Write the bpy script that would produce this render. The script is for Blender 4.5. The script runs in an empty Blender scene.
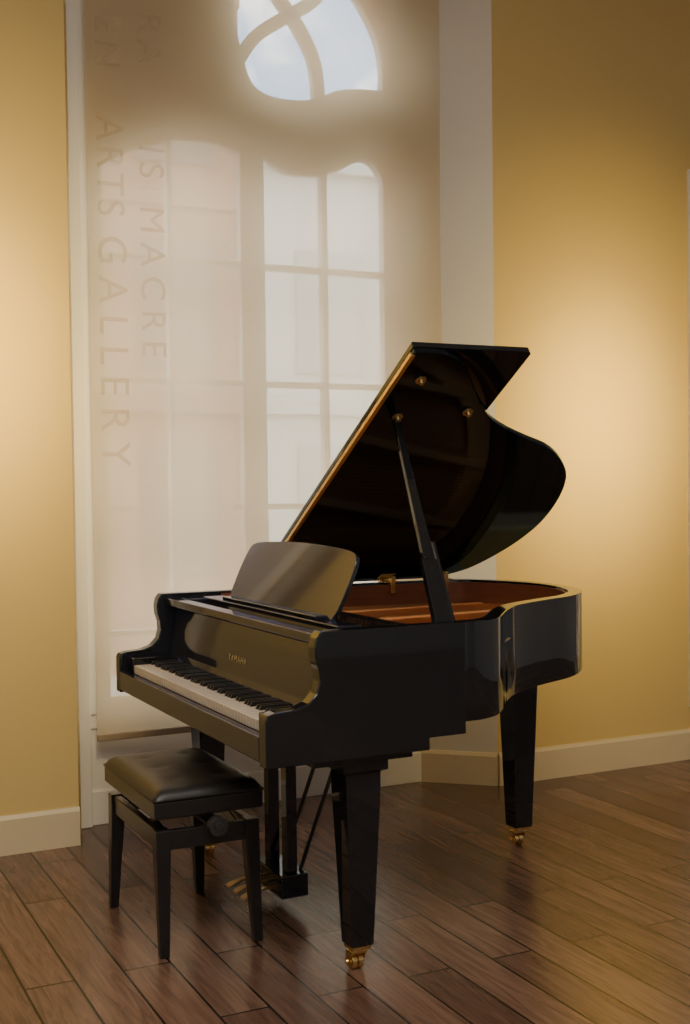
import bpy, bmesh, math, random
from mathutils import Vector, Matrix
random.seed(3)
scene=bpy.context.scene
COL=scene.collection
# ---------------------------------------------------------------- helpers
def link(o): COL.objects.link(o); return o
def mesh_obj(name, bm, mat=None, bevel=0, seg=2, smooth=False):
    me=bpy.data.meshes.new(name)
    bmesh.ops.recalc_face_normals(bm, faces=bm.faces[:])
    bm.to_mesh(me); bm.free()
    o=bpy.data.objects.new(name,me); link(o)
    if mat: me.materials.append(mat)
    if bevel:
        m=o.modifiers.new('bev','BEVEL'); m.width=bevel; m.segments=seg; m.limit_method='ANGLE'; m.angle_limit=math.radians(40)
    if smooth:
        for p in me.polygons: p.use_smooth=True
    return o
def add_box(bm,x0,x1,y0,y1,z0,z1):
    vs=[bm.verts.new((x,y,z)) for x in (x0,x1) for y in (y0,y1) for z in (z0,z1)]
    for f in ((0,1,3,2),(4,6,7,5),(0,4,5,1),(2,3,7,6),(0,2,6,4),(1,5,7,3)):
        bm.faces.new([vs[i] for i in f])
    return vs
def box(name,x0,x1,y0,y1,z0,z1,mat,bevel=0,seg=2):
    bm=bmesh.new(); add_box(bm,x0,x1,y0,y1,z0,z1); return mesh_obj(name,bm,mat,bevel,seg)
def add_prism(bm,pts,f0,f1):
    a=[bm.verts.new(f0(*p)) for p in pts]; b=[bm.verts.new(f1(*p)) for p in pts]
    n=len(pts)
    bm.faces.new(a); bm.faces.new(b[::-1])
    for i in range(n): bm.faces.new((a[i],a[(i+1)%n],b[(i+1)%n],b[i]))
def add_beam(bm,p0,p1,w0,d0,w1,d1,side=Vector((1,0,0))):
    p0=Vector(p0);p1=Vector(p1); ax=(p1-p0).normalized(); s=(side-ax*side.dot(ax)).normalized(); t=ax.cross(s)
    r=[]
    for p,w,d in ((p0,w0,d0),(p1,w1,d1)):
        r.append([bm.verts.new(p+s*(a*w/2)+t*(b*d/2)) for a,b in ((-1,-1),(1,-1),(1,1),(-1,1))])
    bm.faces.new(r[0][::-1]); bm.faces.new(r[1])
    for i in range(4): bm.faces.new((r[0][i],r[0][(i+1)%4],r[1][(i+1)%4],r[1][i]))
def add_cyl(bm,p0,p1,r0,r1=None,n=20):
    r1=r0 if r1 is None else r1
    p0=Vector(p0);p1=Vector(p1); ax=(p1-p0).normalized()
    q=Vector((0,0,1)) if abs(ax.z)<.9 else Vector((1,0,0)); s=ax.cross(q).normalized(); t=ax.cross(s)
    A=[bm.verts.new(p0+(s*math.cos(2*math.pi*i/n)+t*math.sin(2*math.pi*i/n))*r0) for i in range(n)]
    B=[bm.verts.new(p1+(s*math.cos(2*math.pi*i/n)+t*math.sin(2*math.pi*i/n))*r1) for i in range(n)]
    bm.faces.new(A[::-1]); bm.faces.new(B)
    for i in range(n): bm.faces.new((A[i],A[(i+1)%n],B[(i+1)%n],B[i]))
def add_lathe(bm,cx,cy,prof,n=24):
    rings=[[bm.verts.new((cx+r*math.cos(2*math.pi*i/n),cy+r*math.sin(2*math.pi*i/n),z)) for i in range(n)] for r,z in prof]
    for a,b in zip(rings,rings[1:]):
        for i in range(n): bm.faces.new((a[i],a[(i+1)%n],b[(i+1)%n],b[i]))
    bm.faces.new(rings[0][::-1]); bm.faces.new(rings[-1])
def catmull(pts,k=8):
    P=[Vector(p) for p in pts]; P=[P[0]*2-P[1]]+P+[P[-1]*2-P[-2]]; out=[]
    for i in range(1,len(P)-2):
        for j in range(k):
            t=j/k; a,b,c,d=P[i-1],P[i],P[i+1],P[i+2]
            out.append(.5*((2*b)+(c-a)*t+(2*a-5*b+4*c-d)*t*t+(3*b-a-3*c+d)*t**3))
    out.append(P[-2]); return out
def offset(path,d):
    out=[]
    for i,p in enumerate(path):
        a=path[max(i-1,0)]; b=path[min(i+1,len(path)-1)]; t=(b-a).normalized()
        out.append(p+Vector((-t.y,t.x))*d)
    return out
def top(o,label,cat,group=None):
    o['label']=label; o['category']=cat
    if group: o['group']=group
def struct(o): o['kind']='structure'; return o
def empty(name,loc):
    e=bpy.data.objects.new(name,None); e.location=loc; e.empty_display_size=.2; return link(e)
def par(c,p,label=None):
    c.parent=p
    if p.type=='EMPTY': c.matrix_parent_inverse=Matrix.Translation(p.location).inverted()
    if label: c['label']=label
    return c
# ---------------------------------------------------------------- materials
def mat(name,col,rough=.5,metal=0,coat=0,coat_r=.03,spec=.5):
    m=bpy.data.materials.new(name); m.use_nodes=True; b=m.node_tree.nodes['Principled BSDF']
    b.inputs['Base Color'].default_value=(*col,1); b.inputs['Roughness'].default_value=rough; b.inputs['Metallic'].default_value=metal
    b.inputs['Coat Weight'].default_value=coat; b.inputs['Coat Roughness'].default_value=coat_r; b.inputs['Specular IOR Level'].default_value=spec
    return m
def lacquer(name,base,tint,ior,rough):
    # black lacquer: fresnel-weighted gloss, tinted blue to grey warm reflections, over a near-black body
    m=bpy.data.materials.new(name); m.use_nodes=True; nt=m.node_tree;N=nt.nodes;L=nt.links
    N.remove(N['Principled BSDF']); out=N['Material Output']
    d=N.new('ShaderNodeBsdfDiffuse'); d.inputs[0].default_value=(*base,1)
    g=N.new('ShaderNodeBsdfGlossy'); g.inputs[0].default_value=(*tint,1); g.inputs['Roughness'].default_value=rough
    f=N.new('ShaderNodeFresnel'); f.inputs[0].default_value=ior
    x=N.new('ShaderNodeMixShader'); L.new(f.outputs[0],x.inputs[0]); L.new(d.outputs[0],x.inputs[1]); L.new(g.outputs[0],x.inputs[2]); L.new(x.outputs[0],out.inputs[0])
    return m
def noise_col(m,c1,c2,scale=5,detail=3,stretch=(1,1,1),bump=0,bscale=200):
    nt=m.node_tree; N=nt.nodes; L=nt.links; b=N['Principled BSDF']
    tc=N.new('ShaderNodeTexCoord'); mp=N.new('ShaderNodeMapping'); mp.inputs['Scale'].default_value=stretch
    L.new(tc.outputs['Object'],mp.inputs['Vector'])
    n=N.new('ShaderNodeTexNoise'); n.inputs['Scale'].default_value=scale; n.inputs['Detail'].default_value=detail
    L.new(mp.outputs[0],n.inputs['Vector'])
    r=N.new('ShaderNodeMix'); r.data_type='RGBA'; r.inputs['A'].default_value=(*c1,1); r.inputs['B'].default_value=(*c2,1)
    L.new(n.outputs['Fac'],r.inputs['Factor']); L.new(r.outputs['Result'],b.inputs['Base Color'])
    if bump:
        n2=N.new('ShaderNodeTexNoise'); n2.inputs['Scale'].default_value=bscale; L.new(tc.outputs['Object'],n2.inputs['Vector'])
        bp=N.new('ShaderNodeBump'); bp.inputs['Strength'].default_value=bump; bp.inputs['Distance'].default_value=.002
        L.new(n2.outputs['Fac'],bp.inputs['Height']); L.new(bp.outputs[0],b.inputs['Normal'])
    return m
M_wall=noise_col(mat('wall_paint',(.6,.5,.3),.75),(.60,.43,.155),(.64,.465,.18),1.2,2,bump=.12,bscale=60)
M_grey=noise_col(mat('grey_wall_paint',(.4,.4,.4),.8),(.56,.57,.59),(.60,.61,.63),1.2,2)
M_white=noise_col(mat('white_trim_paint',(.7,.66,.58),.45),(.72,.68,.61),(.78,.74,.67),3)
M_reveal=noise_col(mat('reveal_paint',(.6,.5,.38),.7),(.62,.56,.46),(.68,.62,.52),2)
M_base=noise_col(mat('cream_baseboard_paint',(.6,.53,.38),.4),(.62,.50,.31),(.66,.54,.35),3)
M_ceil=mat('ceiling_paint',(.58,.58,.59),.9)
M_black=lacquer('black_lacquer',(.011,.011,.012),(.80,.86,1),1.62,.04)
M_front=lacquer('black_lacquer_front_lifted',(.020,.020,.022),(.68,.72,1),1.80,.07)  # same lacquer, reflection lifted and blue-tinted to turn the yellow wall grey
M_lid=lacquer('black_lacquer_lid_dimmed',(.006,.006,.007),(.45,.66,1),1.45,.05)  # same lacquer, reflection dimmed and blue-tinted against the warm interior
M_sat=mat('black_satin',(.014,.013,.013),.28)
M_knob=mat('black_plastic',(.03,.03,.03),.35)
M_leather=noise_col(mat('black_leather',(.02,.018,.017),.36),(.012,.011,.010),(.022,.02,.018),30,bump=.35,bscale=350)
M_brass=noise_col(mat('brass',(.8,.55,.2),.22,1),(.84,.60,.24),(.92,.70,.33),20)
M_lidbrass=mat('dull_brass',(.62,.46,.22),.35,1)
M_darkbrass=mat('aged_brass',(.42,.28,.13),.35,1)
M_gold=mat('gold_leaf',(.52,.41,.21),.4,.2)
M_plate=noise_col(mat('plate_bronze',(.75,.36,.13),.35,.1),(.86,.38,.13),(1,.50,.20),4)
M_wood=noise_col(mat('soundboard_wood',(.5,.22,.09),.4),(.62,.25,.09),(.80,.36,.15),10,4,(1,12,1))
M_inner=noise_col(mat('mahogany_inner_rim',(.16,.05,.03),.3),(.14,.042,.022),(.22,.08,.038),8,4,(1,1,8))
M_ivory=mat('ivory_keytop',(.62,.55,.46),.25,coat=.2)
M_string=mat('copper_string',(.9,.62,.36),.3,1)
M_felt=mat('red_felt',(.25,.03,.02),.9)
M_frame=noise_col(mat('window_frame_paint',(.5,.46,.4),.5),(.68,.62,.51),(.72,.66,.55),3)
M_pink=noise_col(mat('pink_stone',(.55,.3,.2),.9),(.27,.125,.07),(.33,.16,.10),1.5,5)
M_pale=noise_col(mat('pale_stone',(.7,.68,.62),.9),(.62,.58,.49),(.72,.68,.58),1.2,5)
M_pane_p=mat('pink_house_pane',(.14,.09,.065),.3)
M_pane_w=mat('pale_house_pane',(.46,.45,.40),.3)
M_pave=noise_col(mat('pavement',(.4,.38,.35),.9),(.35,.33,.30),(.45,.43,.4),3)
# floor
def floor_mat():
    m=mat('oak_floor_planks',(.1,.05,.03),.26); nt=m.node_tree;N=nt.nodes;L=nt.links;b=N['Principled BSDF']
    tc=N.new('ShaderNodeTexCoord'); mp=N.new('ShaderNodeMapping'); mp.inputs['Rotation'].default_value=(0,0,math.radians(90))
    L.new(tc.outputs['Object'],mp.inputs['Vector'])
    def brick(c1,c2,cm):
        br=N.new('ShaderNodeTexBrick'); br.offset=.37; br.offset_frequency=2
        br.inputs['Scale'].default_value=1; br.inputs['Brick Width'].default_value=1.15; br.inputs['Row Height'].default_value=.14
        br.inputs['Mortar Size'].default_value=.0036; br.inputs['Mortar Smooth'].default_value=.1; br.inputs['Bias'].default_value=0
        br.inputs['Color1'].default_value=c1; br.inputs['Color2'].default_value=c2; br.inputs['Mortar'].default_value=cm
        L.new(mp.outputs[0],br.inputs['Vector']); return br
    br=brick((.115,.061,.042,1),(.205,.116,.080,1),(.007,.005,.004,1))
    rnd=brick((0,0,0,1),(1,1,1,1),(0,0,0,1))
    mp2=N.new('ShaderNodeMapping'); mp2.inputs['Scale'].default_value=(15,1.2,1); L.new(tc.outputs['Object'],mp2.inputs['Vector'])
    add=N.new('ShaderNodeVectorMath'); add.operation='MULTIPLY_ADD'; add.inputs[1].default_value=(7,9,3)
    L.new(rnd.outputs['Color'],add.inputs[0]); L.new(mp2.outputs[0],add.inputs[2])
    n=N.new('ShaderNodeTexNoise'); n.inputs['Scale'].default_value=2.4; n.inputs['Detail'].default_value=9; n.inputs['Roughness'].default_value=.62; n.inputs['Distortion'].default_value=1.2
    L.new(add.outputs[0],n.inputs['Vector'])
    cr=N.new('ShaderNodeValToRGB'); cr.color_ramp.elements[0].position=.32; cr.color_ramp.elements[0].color=(.55,.52,.50,1); cr.color_ramp.elements[1].position=.64; cr.color_ramp.elements[1].color=(1.1,1.1,1.1,1)
    L.new(n.outputs['Fac'],cr.inputs[0])
    mx=N.new('ShaderNodeMix'); mx.data_type='RGBA'; mx.blend_type='MULTIPLY'; mx.inputs['Factor'].default_value=1
    L.new(br.outputs['Color'],mx.inputs['A']); L.new(cr.outputs[0],mx.inputs['B']); L.new(mx.outputs['Result'],b.inputs['Base Color'])
    bp=N.new('ShaderNodeBump'); bp.inputs['Strength'].default_value=.7; bp.inputs['Distance'].default_value=.003; bp.invert=True
    L.new(br.outputs['Fac'],bp.inputs['Height'])
    bp2=N.new('ShaderNodeBump'); bp2.inputs['Strength'].default_value=.08; bp2.inputs['Distance'].default_value=.002
    L.new(n.outputs['Fac'],bp2.inputs['Height']); L.new(bp.outputs[0],bp2.inputs['Normal']); L.new(bp2.outputs[0],b.inputs['Normal'])
    return m
M_floor=floor_mat()
def fabric(name,dc,tcl,opaq0,opaq1,tmix=.38):
    m=bpy.data.materials.new(name); m.use_nodes=True; nt=m.node_tree;N=nt.nodes;L=nt.links
    N.remove(N['Principled BSDF']); out=N['Material Output']
    tr=N.new('ShaderNodeBsdfTransparent'); tr.inputs[0].default_value=(1,.97,.90,1)
    df=N.new('ShaderNodeBsdfDiffuse'); df.inputs[0].default_value=(*dc,1)
    tl=N.new('ShaderNodeBsdfTranslucent'); tl.inputs[0].default_value=(*tcl,1)
    a=N.new('ShaderNodeMixShader'); a.inputs[0].default_value=tmix; L.new(df.outputs[0],a.inputs[1]); L.new(tl.outputs[0],a.inputs[2])
    tc=N.new('ShaderNodeTexCoord'); w=N.new('ShaderNodeTexNoise'); w.inputs['Scale'].default_value=2; L.new(tc.outputs['Object'],w.inputs['Vector'])
    mr=N.new('ShaderNodeMapRange'); mr.inputs['To Min'].default_value=opaq0; mr.inputs['To Max'].default_value=opaq1; L.new(w.outputs['Fac'],mr.inputs['Value'])
    c=N.new('ShaderNodeMixShader'); L.new(mr.outputs[0],c.inputs[0]); L.new(tr.outputs[0],c.inputs[1]); L.new(a.outputs[0],c.inputs[2]); L.new(c.outputs[0],out.inputs[0])
    return m
M_blind=fabric('sheer_blind_fabric',(.60,.49,.33),(.68,.53,.31),.87,.895)
M_letter=fabric('faint_lettering',(.58,.48,.36),(.6,.5,.38),.26,.26,.05)
M_letter2=fabric('faint_lettering_dense',(.56,.46,.35),(.6,.5,.38),.32,.32,.05)
M_hem=mat('blind_hem',(.35,.27,.18),.6)
# ---------------------------------------------------------------- room
YW=1.761; YB=2.03; CEIL=4.4
struct(box('floor',-4.5,4.6,-6,2.15,-.1,0,M_floor))
struct(box('ceiling',-4.5,4.6,-6,2.15,CEIL,CEIL+.1,M_ceil))
struct(box('wall_front',-4.5,4.6,-6.1,-6,0,CEIL,M_grey))
struct(box('wall_left',-4.6,-4.5,-6,2.15,0,CEIL,M_grey))
struct(box('wall_right',4.6,4.7,-6,2.15,0,CEIL,M_grey))
struct(box('wall_back',-4.5,-.95,YW,2.15,0,CEIL,M_grey))  # unseen stretch, made grey to keep yellow out of the fallboard reflection
bm=bmesh.new(); add_prism(bm,[(-.95,YW),(-.085,YW),(-.01,YB),(-.01,2.15),(-.95,2.15)],lambda x,y:(x,y,0),lambda x,y:(x,y,CEIL))
struct(mesh_obj('wall_back',bm,M_wall))
bm=bmesh.new()
add_prism(bm,[(1.853,YW),(3.03,YW),(3.03,2.15),(1.57,2.15),(1.57,YB)],lambda x,y:(x,y,0),lambda x,y:(x,y,CEIL))
o=struct(mesh_obj('wall_back',bm,M_wall)); o.data.materials.append(M_reveal)
for p in o.data.polygons:
    n=p.normal
    if n.x<-.3 and n.y<-.3: p.material_index=1
bm=bmesh.new(); add_box(bm,3.03,4.6,YW,2.15,0,.30); add_box(bm,3.03,4.6,YW,2.15,2.9,CEIL); add_box(bm,4.1,4.6,YW,2.15,.30,2.9)
struct(mesh_obj('wall_back',bm,M_wall))
bm=bmesh.new()
for a in ((2.99,3.07,.26,2.94),(4.06,4.14,.26,2.94),(3.55,3.60,.3,2.9)): add_box(bm,a[0],a[1],YW-.02,YW+.08,a[2],a[3])
for z in (.26,1.5,2.88): add_box(bm,3.05,4.1,YW-.02,YW+.08,z,z+.06)
struct(mesh_obj('window_2',bm,M_white,.004))
def bb(name,pts):
    bm=bmesh.new(); P=[Vector(p) for p in pts]; Q=offset(P,-.018)
    n=len(P)
    prof=[(0,0),(1,0),(1,.135),(.5,.15),(0,.15)]
    rings=[[bm.verts.new((P[i].x+(Q[i].x-P[i].x)*a,P[i].y+(Q[i].y-P[i].y)*a,z)) for a,z in prof] for i in range(n)]
    for a,b in zip(rings,rings[1:]):
        for j in range(5): bm.faces.new((a[j],a[(j+1)%5],b[(j+1)%5],b[j]))
    bm.faces.new(rings[0]); bm.faces.new(rings[-1][::-1])
    return struct(mesh_obj(name,bm,M_base))
bb('baseboard_back',[(-4.5,YW),(-.085,YW)])
bb('baseboard_back',[(1.853,YW),(4.6,YW)])
o=bb('baseboard_recess',[(1.57,YB),(1.853,YW)])
def sheet(name,outer,holes,y0,y1,m,k='structure'):
    cu=bpy.data.curves.new(name,'CURVE'); cu.dimensions='2D'; cu.fill_mode='BOTH'; cu.extrude=(y1-y0)/2
    for poly in [outer]+holes:
        s=cu.splines.new('POLY'); s.points.add(len(poly)-1)
        for i,(x,z) in enumerate(poly): s.points[i].co=(x,z,0,1)
        s.use_cyclic_u=True
    ob=bpy.data.objects.new(name,cu); link(ob)
    ob.matrix_world=Matrix(((1,0,0,0),(0,0,-1,(y0+y1)/2),(0,1,0,0),(0,0,0,1)))
    bpy.context.view_layer.update()
    dg=bpy.context.evaluated_depsgraph_get()
    me=bpy.data.meshes.new_from_object(ob.evaluated_get(dg)); me.transform(ob.matrix_world)
    bpy.data.objects.remove(ob)
    me.materials.clear(); me.materials.append(m)
    o=bpy.data.objects.new(name,me); link(o); o['kind']=k
    return o
def wavy(pts,k=6): return [(p.x,p.y) for p in catmull(pts,k)]
def rect(x0,x1,z0,z1): return [(x0,z0),(x1,z0),(x1,z1),(x0,z1)]
holes=[]
for (x0,x1) in ((.84,1.12),(1.145,1.43)):
    for (z0,z1) in ((.52,.77),(.795,1.29),(1.315,1.83),(1.855,2.345)): holes.append(rect(x0,x1,z0,z1))
holes.append([(.84,2.37),(1.12,2.37)]+wavy([(1.12,2.785),(1.02,2.775),(.93,2.785),(.84,2.84)]))
holes.append([(1.145,2.37),(1.43,2.37)]+wavy([(1.43,2.79),(1.38,2.86),(1.31,2.87),(1.22,2.82),(1.145,2.79)]))
for (x0,x1) in ((.12,.40),(.42,.73)):
    for (z0,z1) in ((.52,.77),(.795,1.29),(1.315,1.83),(1.855,2.345)): holes.append(rect(x0,x1,z0,z1))
holes.append([(.12,2.37),(.40,2.37)]+wavy([(.40,2.85),(.26,2.80),(.12,2.72)]))
holes.append([(.42,2.37),(.73,2.37)]+wavy([(.73,2.84),(.58,2.87),(.42,2.86)]))
lun=[(.715,3.90)]+wavy([(.715,3.42),(.745,3.28),(.80,3.14),(.92,3.10),(1.08,3.115),(1.20,3.17),(1.30,3.19),(1.43,3.20)])+wavy([(1.435,3.30),(1.41,3.42),(1.34,3.55),(1.23,3.68),(1.05,3.82),(.90,3.90)])
holes.append(lun)
sheet('window_1',[(-.02,0),(1.60,0),(1.60,CEIL),(-.02,CEIL)],holes,YB,YB+.05,M_frame)
def bar(name,pts,w):
    P=catmull(pts,8); A=offset(P,w/2); B=offset(P,-w/2); bm=bmesh.new()
    rows=[[bm.verts.new((q.x,y,q.y)) for q,y in ((a,YB+.005),(b,YB+.005),(b,YB+.045),(a,YB+.045))] for a,b in zip(A,B)]
    for r,s in zip(rows,rows[1:]):
        for j in range(4): bm.faces.new((r[j],r[(j+1)%4],s[(j+1)%4],s[j]))
    bm.faces.new(rows[0]); bm.faces.new(rows[-1][::-1]); return bm
struct(mesh_obj('window_1',bar('',[(.72,3.22),(.82,3.36),(.97,3.47),(1.10,3.56),(1.20,3.70)],.055),M_frame))
struct(mesh_obj('window_1',bar('',[(.80,3.75),(.92,3.56),(1.03,3.42),(1.10,3.28),(1.12,3.10)],.055),M_frame))
bm=bmesh.new(); add_box(bm,-.01,1.58,YB-.02,YB,0,.46); add_box(bm,-.01,1.58,YB-.035,YB-.02,0,.14); add_box(bm,-.01,1.58,YB-.03,YB-.02,.40,.46)
struct(mesh_obj('trim_1',bm,M_white,.003))
bm=bmesh.new(); add_box(bm,-.04,.02,YB-.06,YB,.0,CEIL); add_box(bm,.02,.06,YB-.04,YB,.46,CEIL)
struct(mesh_obj('trim_2',bm,M_white,.004))
bm=bmesh.new(); add_box(bm,-.045,-.03,YB-.075,YB-.055,2.0,2.14); struct(mesh_obj('trim_3',bm,M_sat,.003))
# ---------------------------------------------------------------- roller blinds
bl=empty('roller_blind',(.87,1.93,.37)); top(bl,'sheer cream roller blind with faded lettering, hanging over the arched window','blind')
bm=bmesh.new(); nx,nz=24,40
V=[[bm.verts.new((.035+(1.695-.035)*i/nx,1.93+.004*math.sin(i*.9)*math.sin(j*.35),.385+(4.2-.385)*j/nz)) for i in range(nx+1)] for j in range(nz+1)]
for j in range(nz):
    for i in range(nx): bm.faces.new((V[j][i],V[j][i+1],V[j+1][i+1],V[j+1][i]))
par(mesh_obj('blind_fabric',bm,M_blind,smooth=True),bl)
bm=bmesh.new(); add_box(bm,.035,1.695,1.92,1.94,.36,.388); par(mesh_obj('hem_bar',bm,M_hem,.004),bl,'tan weighted hem bar')
bm=bmesh.new(); add_cyl(bm,(.02,1.93,4.22),(1.71,1.93,4.22),.03); par(mesh_obj('roller_tube',bm,M_white),bl)
b2=empty('roller_blind',(3.57,YW+.1,.30)); top(b2,'plain cream roller blind added over a tall side window to dim the sky','blind')  # added mostly out of view to cut sky reflections on the rim
bm=bmesh.new(); add_box(bm,3.06,4.08,YW+.10,YW+.102,.32,2.88); par(mesh_obj('blind_fabric',bm,M_blind),b2)
bm=bmesh.new(); add_box(bm,3.06,4.08,YW+.09,YW+.11,.30,.325); par(mesh_obj('hem_bar',bm,M_hem,.004),b2)
def text(body,size,M,mt,spacing=1,ext=.0004,name='lettering'):
    cu=bpy.data.curves.new(name,'FONT'); cu.body=body; cu.size=size; cu.extrude=ext; cu.space_character=spacing; cu.align_x='LEFT'
    ob=bpy.data.objects.new(name,cu); link(ob); ob.matrix_world=M
    bpy.context.view_layer.update(); dg=bpy.context.evaluated_depsgraph_get()
    me=bpy.data.meshes.new_from_object(ob.evaluated_get(dg)); me.transform(M); bpy.data.objects.remove(ob)
    me.materials.clear(); me.materials.append(mt)
    o=bpy.data.objects.new(name,me); return link(o)
def vtext(body,x,z,size=.15,sp=1.45,mt=None):
    M=Matrix(((0,1,0,x),(0,0,-1,1.922),(-1,0,0,z),(0,0,0,1)))
    par(text(body,size,M,mt or M_letter,sp,0),bl,'faded vertical lettering')
vtext('EN',.075,3.30,sp=1.3); vtext('ARTS',.075,2.90,.16,1.15); vtext('GALLERY',.075,2.42,.17,1.48,M_letter2)
vtext('RA',.25,3.34,sp=1.3); vtext('IS MACRE',.25,2.80)
# ---------------------------------------------------------------- outside
g=box('ground',-14,24,2.2,20,-.4,-.3,M_pave); g['kind']='structure'
def building(name,x0,x1,h,m,mp_,label,y=8.0):
    b=empty(name,((x0+x1)/2,y,-.3)); top(b,label,'building')
    body=box('facade',x0,x1,y,y+3,-.3,h,m); par(body,b)
    x=x0+.5; src=None
    while x<x1-1:
        z=.6
        while z<h-1.4:
            if src is None: src=box('window_pane',0,.75,-.03,.02,0,1.2,mp_); o=src
            else: o=src.copy(); COL.objects.link(o)
            par(o,b); o.location=(x,y,z); z+=1.9
        x+=1.5
    par(box('cornice',x0-.02,x1+.02,y-.12,y,h-.25,h,m),b); z=2.1
    while z<h-1: par(box('string_course',x0,x1,y-.06,y,z,z+.12,m),b); z+=1.9
building('building',-6,3.02,9,M_pink,M_pane_p,'pink stone town building with sash windows outside the window')
building('building',3.08,14,4.7,M_pale,M_pane_w,'pale stone low building across the street')
# ---------------------------------------------------------------- GRAND PIANO
W=1.49; H=.993
pn=empty('grand_piano',(.8,.75,0)); top(pn,'polished black baby grand piano with its lid propped open','piano')
path=catmull([(.62,0),(.68,.004),(.745,.035),(.80,.09),(.86,.165),(.93,.25),(1.01,.33),(1.11,.395),(1.22,.45),(1.35,.51),(1.455,.59),(1.55,.705),(1.61,.86),(1.635,1.04),(1.61,1.20),(1.555,1.33),(1.48,1.43),(1.36,1.482),(1.2,1.49),(.62,1.49)],8)
def ribbon(bm,P,d0,d1,z0,z1):
    A=offset(P,d0); B=offset(P,d1)
    R=[[bm.verts.new((p.x,p.y,z)) for p,z in ((a,z0),(a,z1),(b,z1),(b,z0))] for a,b in zip(A,B)]
    for r,s in zip(R,R[1:]):
        for j in range(4): bm.faces.new((r[j],s[j],s[(j+1)%4],r[(j+1)%4]))
    bm.faces.new(R[0]); bm.faces.new(R[-1][::-1])
bm=bmesh.new(); ribbon(bm,path,0,.05,.705,H)
o=mesh_obj('rim',bm,M_black,.003,2)
for p in o.data.polygons: p.use_smooth=abs(p.normal.z)<.5
par(o,pn)
prof=[(0,.635),(0,.765),(.006,.778),(.03,.784),(.09,.788),(.125,.800),(.150,.825),(.160,.86),(.157,.89),(.148,.92),(.146,.95),(.152,.975),(.165,H),(.62,H),(.62,.705),(.62,.67),(.50,.67),(.50,.635)]
for y0,y1 in ((0,.05),(W-.05,W)):
    bm=bmesh.new(); add_prism(bm,prof,lambda x,z:(x,y0,z),lambda x,z:(x,y1,z)); par(mesh_obj('arm',bm,M_black,.004,3),pn)
bm=bmesh.new(); add_box(bm,.012,.50,.05,W-.05,.637,.70); add_box(bm,.50,.62,.05,W-.05,.672,.70); add_box(bm,.15,.46,.03,.20,.615,.637); add_box(bm,.15,.46,W-.20,W-.03,.615,.637)
par(mesh_obj('keybed',bm,M_black,.003),pn)
par(box('key_slip',.0,.028,.051,W-.051,.645,.714,M_front,.003),pn)
for y0,y1 in ((.051,.13),(W-.13,W-.051)): par(box('key_block',.03,.185,y0,y1,.70,.768,M_black,.006,3),pn)
kb=box('keyboard',.05,.19,.131,W-.131,.70,.712,M_felt); par(kb,pn,'keyboard with ivory white and black keys')
kw=(W-.262)/52
bm=bmesh.new(); add_box(bm,.032,.186,-kw/2+.0006,kw/2-.0006,.713,.744); wk=mesh_obj('white_key',bm,M_ivory,.0015)
bm=bmesh.new()
a=[bm.verts.new(v) for v in ((.088,-.005,.744),(.186,-.005,.744),(.186,.005,.744),(.088,.005,.744))]
b=[bm.verts.new(v) for v in ((.094,-.004,.757),(.186,-.004,.757),(.186,.004,.757),(.094,.004,.757))]
bm.faces.new(a[::-1]); bm.faces.new(b)
for i in range(4): bm.faces.new((a[i],a[(i+1)%4],b[(i+1)%4],b[i]))
bk=mesh_obj('black_key',bm,M_sat,.001); first=True
for k in range(52):
    y=W-.131-kw*(k+.5)
    o=wk if k==0 else wk.copy()
    if k: COL.objects.link(o)
    o.location=(0,y,0); o.parent=kb
    if k<51 and 'ABCDEFG'[k%7] in 'ACDFG':
        o=bk if first else bk.copy()
        if not first: COL.objects.link(o)
        first=False
        o.location=(0,y-kw/2,0); o.parent=kb
bm=bmesh.new(); add_prism(bm,[(.187,.745),(.187,.752),(.196,.775),(.214,.90),(.222,.935),(.235,.945),(.26,.945),(.26,.70),(.187,.70)],lambda x,z:(x,.051,z),lambda x,z:(x,W-.051,z))
fb=mesh_obj('fallboard',bm,M_front,.002); par(fb,pn)
tx=Vector((0,-1,0)); ty=Vector((.018,0,.125)).normalized(); tz=tx.cross(ty)
M=Matrix(((tx.x,ty.x,tz.x,.2003),(tx.y,ty.y,tz.y,W/2+.080),(tx.z,ty.z,tz.z,.816),(0,0,0,1)))
t=text('YAMAHA',.032,M,M_gold,1.35,.0006); t.parent=fb; t['label']='small gold maker lettering'
bm=bmesh.new(); add_box(bm,.175,.225,.051,W-.051,.952,.978); add_box(bm,.225,.40,.051,.16,.952,.978); add_box(bm,.225,.40,W-.16,W-.051,.952,.978)
add_box(bm,.29,.37,.16,W-.16,.955,.985); par(mesh_obj('music_shelf',bm,M_front,.003),pn)
def desk_outline():
    y0,y1=.275,1.185; pts=[(y0+.03,0),(y1-.02,0)]
    pts+=[(p.x,p.y) for p in catmull([(y1,.03),(y1-.002,.12),(y1-.02,.19),(y1-.06,.217),(y1-.2,.228),(W/2,.234),(y0+.2,.228),(y0+.05,.217),(y0+.008,.19),(y0-.0,.12),(y0+.01,.03)],5)]
    return pts
bm=bmesh.new(); sx=.40
def dk(off): return lambda y,h:(.335+h*sx+off*.93, y, .985+h*.93-off*.37)
add_prism(bm,desk_outline(),dk(0),dk(.014)); par(mesh_obj('music_desk',bm,M_front,.002),pn)
par(box('desk_ledge',.30,.345,.34,1.15,.985,.998,M_black,.003),pn)
bm=bmesh.new(); ribbon(bm,path,.0505,.062,.80,.984)
for y0,y1 in ((.0505,.062),(W-.062,W-.0505)): add_box(bm,.40,.62,y0,y1,.80,.984)
par(mesh_obj('inner_rim',bm,M_inner),pn,'reddish brown inner rim')
inn=[(p.x,p.y) for p in offset(path,.062)]
poly=[(.262,.063),]+inn+[(.262,W-.063)]
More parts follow.
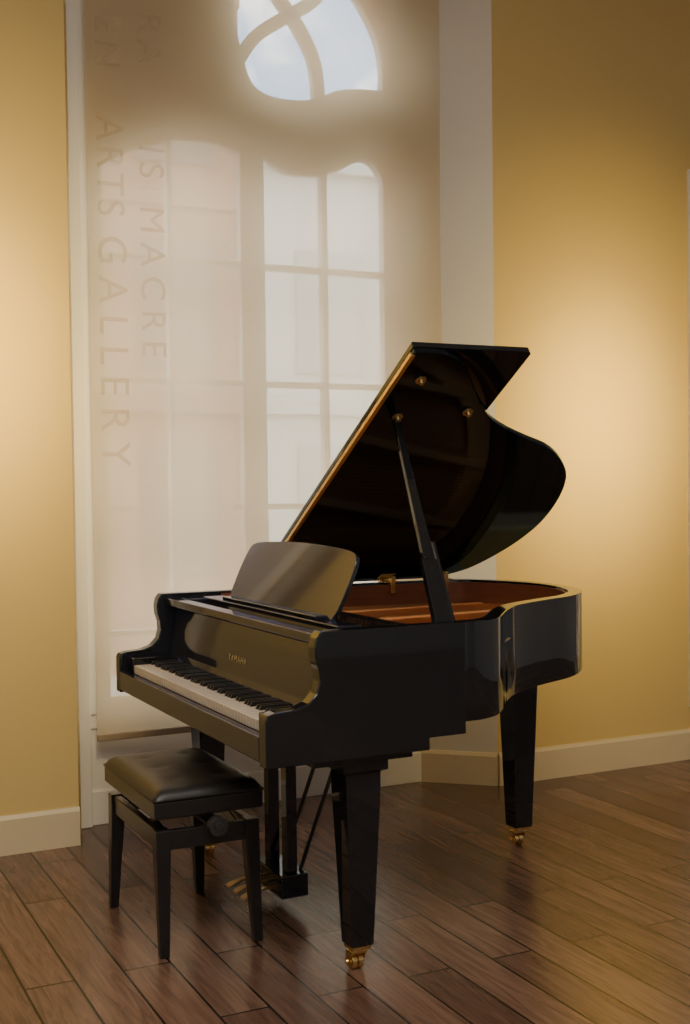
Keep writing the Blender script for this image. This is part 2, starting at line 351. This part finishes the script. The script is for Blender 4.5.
bm=bmesh.new(); add_prism(bm,poly,lambda x,y:(x,y,.80),lambda x,y:(x,y,.812)); par(mesh_obj('soundboard',bm,M_wood),pn,'orange brown wooden soundboard')
bm=bmesh.new(); ribbon(bm,path,.07,.17,.87,.885); add_box(bm,.40,.56,.07,W-.07,.875,.90)
for ya,yb,xb in ((.32,.42,1.02),(.55,.70,1.38),(.80,1.02,1.55),(1.10,1.30,1.48)):
    add_beam(bm,(.5,ya,.905),(xb,yb,.885),.03,.035,.03,.035,Vector((0,1,0)))
par(mesh_obj('cast_iron_plate',bm,M_plate,.004),pn,'bronze coloured cast iron string plate')
bm=bmesh.new()
for i in range(75):
    t=i/74; ya=.10+t*1.28; xe=.80+.78*min(1,t*1.35)**.8
    if t>.78: xe=1.57-.25*(t-.78)/.22
    yb=min(W-.1,ya+.02+.15*t*(1-t)*2)
    if xe>.95 : yb=max(yb,.42 if xe<1.2 else .55) if ya<.5 else yb
    add_beam(bm,(.47,ya,.915),(xe,yb,.90),.0028,.0028,.0028,.0028,Vector((0,1,0)))
s=mesh_obj('strings',bm,M_string); s['kind']='stuff'; par(s,pn,'copper and steel strings')
bm=bmesh.new()
for i in range(110):
    for r in range(2): add_cyl(bm,(.43+.03*r,.10+i*.0117+.004*r,.90),(.43+.03*r,.10+i*.0117+.004*r,.93),.0028,n=6)
s=mesh_obj('tuning_pins',bm,M_darkbrass); s['kind']='stuff'; par(s,pn)
bm=bmesh.new()
for i in range(66): add_box(bm,.60,.66,.14+i*.0185,.151+i*.0185,.912,.945)
s=mesh_obj('dampers',bm,M_sat); s['kind']='stuff'; par(s,pn)
def leg(x,y,ztop,a_top,a_bot,cap):
    bm=bmesh.new()
    def sq(a,z): return [bm.verts.new((x+sx_*a/2,y+sy_*a/2,z)) for sx_,sy_ in ((-1,-1),(1,-1),(1,1),(-1,1))]
    levels=[(cap,ztop),(cap,ztop-.03),(a_top,ztop-.036),(a_top*.99,ztop-.09),(a_bot,.078)]
    rr=[sq(a,z) for a,z in levels]
    bm.faces.new(rr[0]); bm.faces.new(rr[-1][::-1])
    for r,s in zip(rr,rr[1:]):
        for i in range(4): bm.faces.new((r[i],r[(i+1)%4],s[(i+1)%4],s[i]))
    l=mesh_obj('leg',bm,M_black,.003); par(l,pn)
    bm=bmesh.new()
    add_box(bm,x-.030,x+.030,y-.030,y+.030,.066,.078); add_lathe(bm,x,y,[(.016,.066),(.016,.058)],20)
    add_box(bm,x-.026,x+.026,y-.012,y+.026,.052,.059)
    for s_ in (-1,1):
        xx=x+s_*.0235
        a_=[bm.verts.new((xx-.0025,yy,zz)) for yy,zz in ((y-.012,.056),(y+.026,.056),(y+.030,.020),(y+.018,.012))]
        b_=[bm.verts.new((xx+.0025,yy,zz)) for yy,zz in ((y-.012,.056),(y+.026,.056),(y+.030,.020),(y+.018,.012))]
        bm.faces.new(a_[::-1]); bm.faces.new(b_)
        for i in range(4): bm.faces.new((a_[i],a_[(i+1)%4],b_[(i+1)%4],b_[i]))
    for dx in (-.010,.010): add_cyl(bm,(x+dx-.007,y+.018,.0235),(x+dx+.007,y+.018,.0235),.0235,n=28)
    add_cyl(bm,(x-.030,y+.018,.0235),(x+.030,y+.018,.0235),.006,n=12)
    c=mesh_obj('caster',bm,M_brass,.0008); c.parent=l; c['label']='brass twin caster wheel in a bracket'
leg(.318,.112,.616,.108,.070,.140); leg(.318,W-.112,.616,.108,.070,.140); leg(1.403,.913,.705,.110,.074,.150)
bm=bmesh.new()
for y in (.665,.815):
    add_box(bm,.325,.362,y-.024,y+.024,.13,.637)
add_box(bm,.295,.39,.62,.86,.055,.13); add_box(bm,.29,.40,.62,.86,.60,.637)
ly=mesh_obj('pedal_lyre',bm,M_black,.004); par(ly,pn)
for y in (.672,.740,.808):
    bm=bmesh.new(); P=[(.30,.080,.008),(.26,.082,.008),(.225,.076,.013),(.195,.067,.019),(.178,.060,.015)]
    R=[[bm.verts.new((x,y+a*w,z+b)) for a,b in ((-1,0),(1,0),(1,.007),(-1,.007))] for x,z,w in P]
    for r,s in zip(R,R[1:]):
        for i in range(4): bm.faces.new((r[i],r[(i+1)%4],s[(i+1)%4],s[i]))
    bm.faces.new(R[0]); bm.faces.new(R[-1][::-1]); p=mesh_obj('pedal',bm,M_darkbrass,.002); p.parent=ly; p['label']='brass pedal'
for y in (.67,.81):
    bm=bmesh.new(); add_cyl(bm,(.38,y,.12),(.60,y-.01,.70),.007,n=10); p=mesh_obj('brace',bm,M_sat); p.parent=ly
# lid
th=.547; LO=Vector((0,W,1.002)); sd=Vector((0,-math.cos(th),math.sin(th))); nd=Vector((0,math.sin(th),math.cos(th)))
def LP(x,s,n): return LO+Vector((x,0,0))+sd*s+nd*n
out_=[(p.x+.006,W-p.y) for p in offset(path,-.012)]
XF=.580
main=[(XF,W+.012)]+out_+[(XF,-.008)]
bm=bmesh.new(); add_prism(bm,main,lambda x,s:LP(x,s,0),lambda x,s:LP(x,s,.02)); lid=mesh_obj('lid',bm,M_lid,.003); par(lid,pn)
fl=[(XF,-.008),(.998,-.008),(1.01,.004),(1.01,W),(.998,W+.012),(XF,W+.012)]
bm=bmesh.new(); add_prism(bm,fl,lambda x,s:LP(x,s,.022),lambda x,s:LP(x,s,.042)); f=mesh_obj('front_flap',bm,M_black,.003); f.parent=lid; f['label']='folded back front lid flap'
bm=bmesh.new()
def lbox(x0,x1,s0,s1,n0,n1):
    vs=[bm.verts.new(LP(x,s,n)) for x in (x0,x1) for s in (s0,s1) for n in (n0,n1)]
    for q in ((0,1,3,2),(4,6,7,5),(0,4,5,1),(2,3,7,6),(0,2,6,4),(1,5,7,3)): bm.faces.new([vs[i] for i in q])
lbox(XF-.010,XF+.005,0.0,W,-.003,.0); lbox(XF-.010,XF-.001,0.0,W,-.002,.010)
h=mesh_obj('piano_hinge',bm,M_lidbrass,.001); h.parent=lid; h['label']='long brass strip hinge'
for x,s in ((.660,1.37),(.668,1.17),(.915,1.205)):
    bm=bmesh.new(); add_cyl(bm,LP(x,s,0),LP(x,s,-.005),.018); add_cyl(bm,LP(x,s,-.005),LP(x,s,-.018),.010,.008)
    b=mesh_obj('lid_bumper',bm,M_lidbrass,.001); b.parent=lid; b['label']='small round brass bumper'
for x in (.72,1.13,1.38):
    bm=bmesh.new(); lbox(x-.035,x+.035,-.005,.05,-.004,0); add_cyl(bm,(x-.035,W-.02,1.0),(x+.035,W-.02,1.0),.008,n=12); add_box(bm,x-.035,x+.035,W-.075,W-.02,H,.998)
    add_box(bm,x-.01,x+.01,W-.085,W-.06,.95,1.02)
    b=mesh_obj('lid_hinge',bm,M_brass,.001); b.parent=lid; b['label']='brass lid hinge'
pt=LP(.668,1.155,-.004)
bm=bmesh.new(); base=Vector((.580,.045,.955)); tip=pt; mid=base.lerp(tip,.32)
add_beam(bm,base,mid,.06,.028,.05,.026); add_beam(bm,mid,tip,.036,.022,.020,.018)
pr=mesh_obj('lid_prop',bm,M_black,.003); par(pr,pn)
bm=bmesh.new(); add_beam(bm,base+Vector((.05,.03,0)),base.lerp(tip,.40)+Vector((.035,.01,0)),.016,.014,.012,.012); q=mesh_obj('short_prop',bm,M_sat,.002); q.parent=pr
# ---------------------------------------------------------------- BENCH
be=empty('piano_bench',(-.005,.72,0)); top(be,'black adjustable piano bench with padded leather seat','bench')
bx0,bx1,by0,by1=-.165,.155,.455,.995
def legb(x,y,dx,dy):
    bm=bmesh.new()
    def sq(cx,cy,a,z): return [bm.verts.new((cx+i*a/2,cy+j*a/2,z)) for i,j in ((-1,-1),(1,-1),(1,1),(-1,1))]
    rr=[sq(x,y,.044,.380),sq(x,y,.044,.30),sq(x+dx,y+dy,.028,.0)]
    bm.faces.new(rr[0]); bm.faces.new(rr[-1][::-1])
    for r,s in zip(rr,rr[1:]):
        for i in range(4): bm.faces.new((r[i],r[(i+1)%4],s[(i+1)%4],s[i]))
    par(mesh_obj('leg',bm,M_sat,.003),be)
for x,y,dx,dy in ((bx0+.02,by0+.02,-.000,-.006),(bx1-.02,by0+.02,.016,-.006),(bx0+.02,by1-.02,-.014,.004),(bx1-.02,by1-.02,.004,.004)): legb(x,y,dx,dy)
bm=bmesh.new(); add_box(bm,bx0+.006,bx0+.03,by0+.03,by1-.03,.318,.376); add_box(bm,bx1-.03,bx1-.006,by0+.03,by1-.03,.318,.376)
add_box(bm,bx0+.03,bx1-.03,by0+.006,by0+.03,.318,.376); add_box(bm,bx0+.03,bx1-.03,by1-.03,by1-.006,.318,.376)
par(mesh_obj('apron',bm,M_sat,.003),be)
bm=bmesh.new(); add_box(bm,bx0-.010,bx1+.010,by0-.014,by1+.014,.416,.468); par(mesh_obj('seat_frame',bm,M_sat,.005,3),be)
bm=bmesh.new()
for x in (bx0+.045,bx1-.045):
    add_beam(bm,(x,by0+.05,.345),(x,by1-.18,.418),.006,.022,.006,.022,Vector((1,0,0)))
    add_beam(bm,(x,by1-.05,.345),(x,by0+.18,.418),.006,.022,.006,.022,Vector((1,0,0)))
add_cyl(bm,(-.005,by0-.03,.385),(-.005,by1+.03,.385),.007,n=12)
par(mesh_obj('lift_mechanism',bm,mat('dark_steel',(.12,.12,.12),.35,1)),be)
for sgn,y0 in ((-1,by0-.034),(1,by1+.034)):
    bm=bmesh.new(); add_cyl(bm,(.005,y0,.388),(.005,y0+sgn*.030,.388),.030,n=10); add_cyl(bm,(.005,y0-sgn*.03,.388),(.005,y0+sgn*.034,.388),.013,n=14); par(mesh_obj('height_knob',bm,M_knob,.003),be,'ribbed round height adjusting knob')
bm=bmesh.new(); nx,ny=24,36; X0,X1,Y0,Y1=bx0-.012,bx1+.012,by0-.016,by1+.016
def hz(u,v):
    e=min(u,1-u)*(X1-X0); f=min(v,1-v)*(Y1-Y0)
    g=lambda d:(1-max(0,1-d/.045)**2.2)**.6
    zz=.475+.028*g(e)*g(f)+.009*math.sin(math.pi*u)*math.sin(math.pi*v)
    for a in (.30,.70):
        for c in (.22,.5,.78): zz-=.005*math.exp(-(((u-a)*.33)**2+((v-c)*.56)**2)/.0005)
    return zz
T=[[bm.verts.new((X0+(X1-X0)*i/nx,Y0+(Y1-Y0)*j/ny,hz(i/nx,j/ny))) for j in range(ny+1)] for i in range(nx+1)]
for i in range(nx):
    for j in range(ny): bm.faces.new((T[i][j],T[i+1][j],T[i+1][j+1],T[i][j+1]))
ring=[T[i][0] for i in range(nx+1)]+[T[nx][j] for j in range(1,ny+1)]+[T[i][ny] for i in range(nx-1,-1,-1)]+[T[0][j] for j in range(ny-1,0,-1)]
low=[bm.verts.new((v.co.x,v.co.y,.468)) for v in ring]; n=len(ring)
for i in range(n): bm.faces.new((ring[i],ring[(i+1)%n],low[(i+1)%n],low[i]))
bm.faces.new(low[::-1])
par(mesh_obj('seat_cushion',bm,M_leather,smooth=True),be,'padded black leather seat')
# ---------------------------------------------------------------- LIGHTS
def look(o,t):
    d=Vector(t)-o.location; o.rotation_euler=d.to_track_quat('-Z','Y').to_euler()
def spot(loc,tgt,power,ang,blend,col,size=.15):
    l=bpy.data.lights.new('spot_lamp','SPOT'); l.energy=power; l.spot_size=math.radians(ang); l.spot_blend=blend; l.color=col; l.shadow_soft_size=size
    o=bpy.data.objects.new('spot_lamp',l); o.location=loc; look(o,tgt); link(o)
YEL=(1,.72,.22)
for pw,an in ((2100,14),(900,24),(420,42)):
    spot((2.60,-1.4,4.1),(2.42,1.76,1.64),pw,an,1,YEL,.3)
    spot((-.60,-1.4,4.1),(-.56,1.76,1.86),pw,an,1,YEL,.3)
def area(loc,tgt,power,sx,sy,col):
    l=bpy.data.lights.new('overhead_fill','AREA'); l.shape='RECTANGLE'; l.size=sx; l.size_y=sy; l.energy=power; l.color=col
    o=bpy.data.objects.new('overhead_fill',l); o.location=loc; look(o,tgt); link(o)
area((-.8,-3.1,4.35),(-.8,-3.1,0),240,3,3,(1,.91,.78))  # added soft fill from above, behind the camera; no actual fitting
w=bpy.data.worlds.new('World'); scene.world=w; w.use_nodes=True
nt=w.node_tree; bg=nt.nodes['Background']; tc=nt.nodes.new('ShaderNodeTexCoord'); nz_=nt.nodes.new('ShaderNodeTexNoise'); nz_.inputs['Scale'].default_value=9; nz_.inputs['Detail'].default_value=6
cr=nt.nodes.new('ShaderNodeValToRGB'); cr.color_ramp.elements[0].position=.47; cr.color_ramp.elements[0].color=(.26,.42,.68,1); cr.color_ramp.elements[1].position=.60; cr.color_ramp.elements[1].color=(1.3,1.28,1.25,1)
nt.links.new(tc.outputs['Generated'],nz_.inputs['Vector']); nt.links.new(nz_.outputs['Fac'],cr.inputs[0]); nt.links.new(cr.outputs[0],bg.inputs[0]); bg.inputs[1].default_value=17
# ---------------------------------------------------------------- CAMERA
a,pi_,r=.464,-.030,-.012
fw=Vector((math.sin(a)*math.cos(pi_),math.cos(a)*math.cos(pi_),math.sin(pi_))); rt=Vector((math.cos(a),-math.sin(a),0)); up=rt.cross(fw)
rt2=rt*math.cos(r)+up*math.sin(r); up2=rt2.cross(fw)
cam=bpy.data.cameras.new('camera'); co=bpy.data.objects.new('camera',cam); link(co)
co.matrix_world=Matrix(((rt2.x,up2.x,-fw.x,-1.210),(rt2.y,up2.y,-fw.y,-3.025),(rt2.z,up2.z,-fw.z,1.381),(0,0,0,1)))
cam.sensor_fit='HORIZONTAL'; cam.sensor_width=36; cam.lens=1231.188/690*36; cam.shift_x=(345-365.708)/690; cam.shift_y=(524.804-512)/690
scene.camera=co
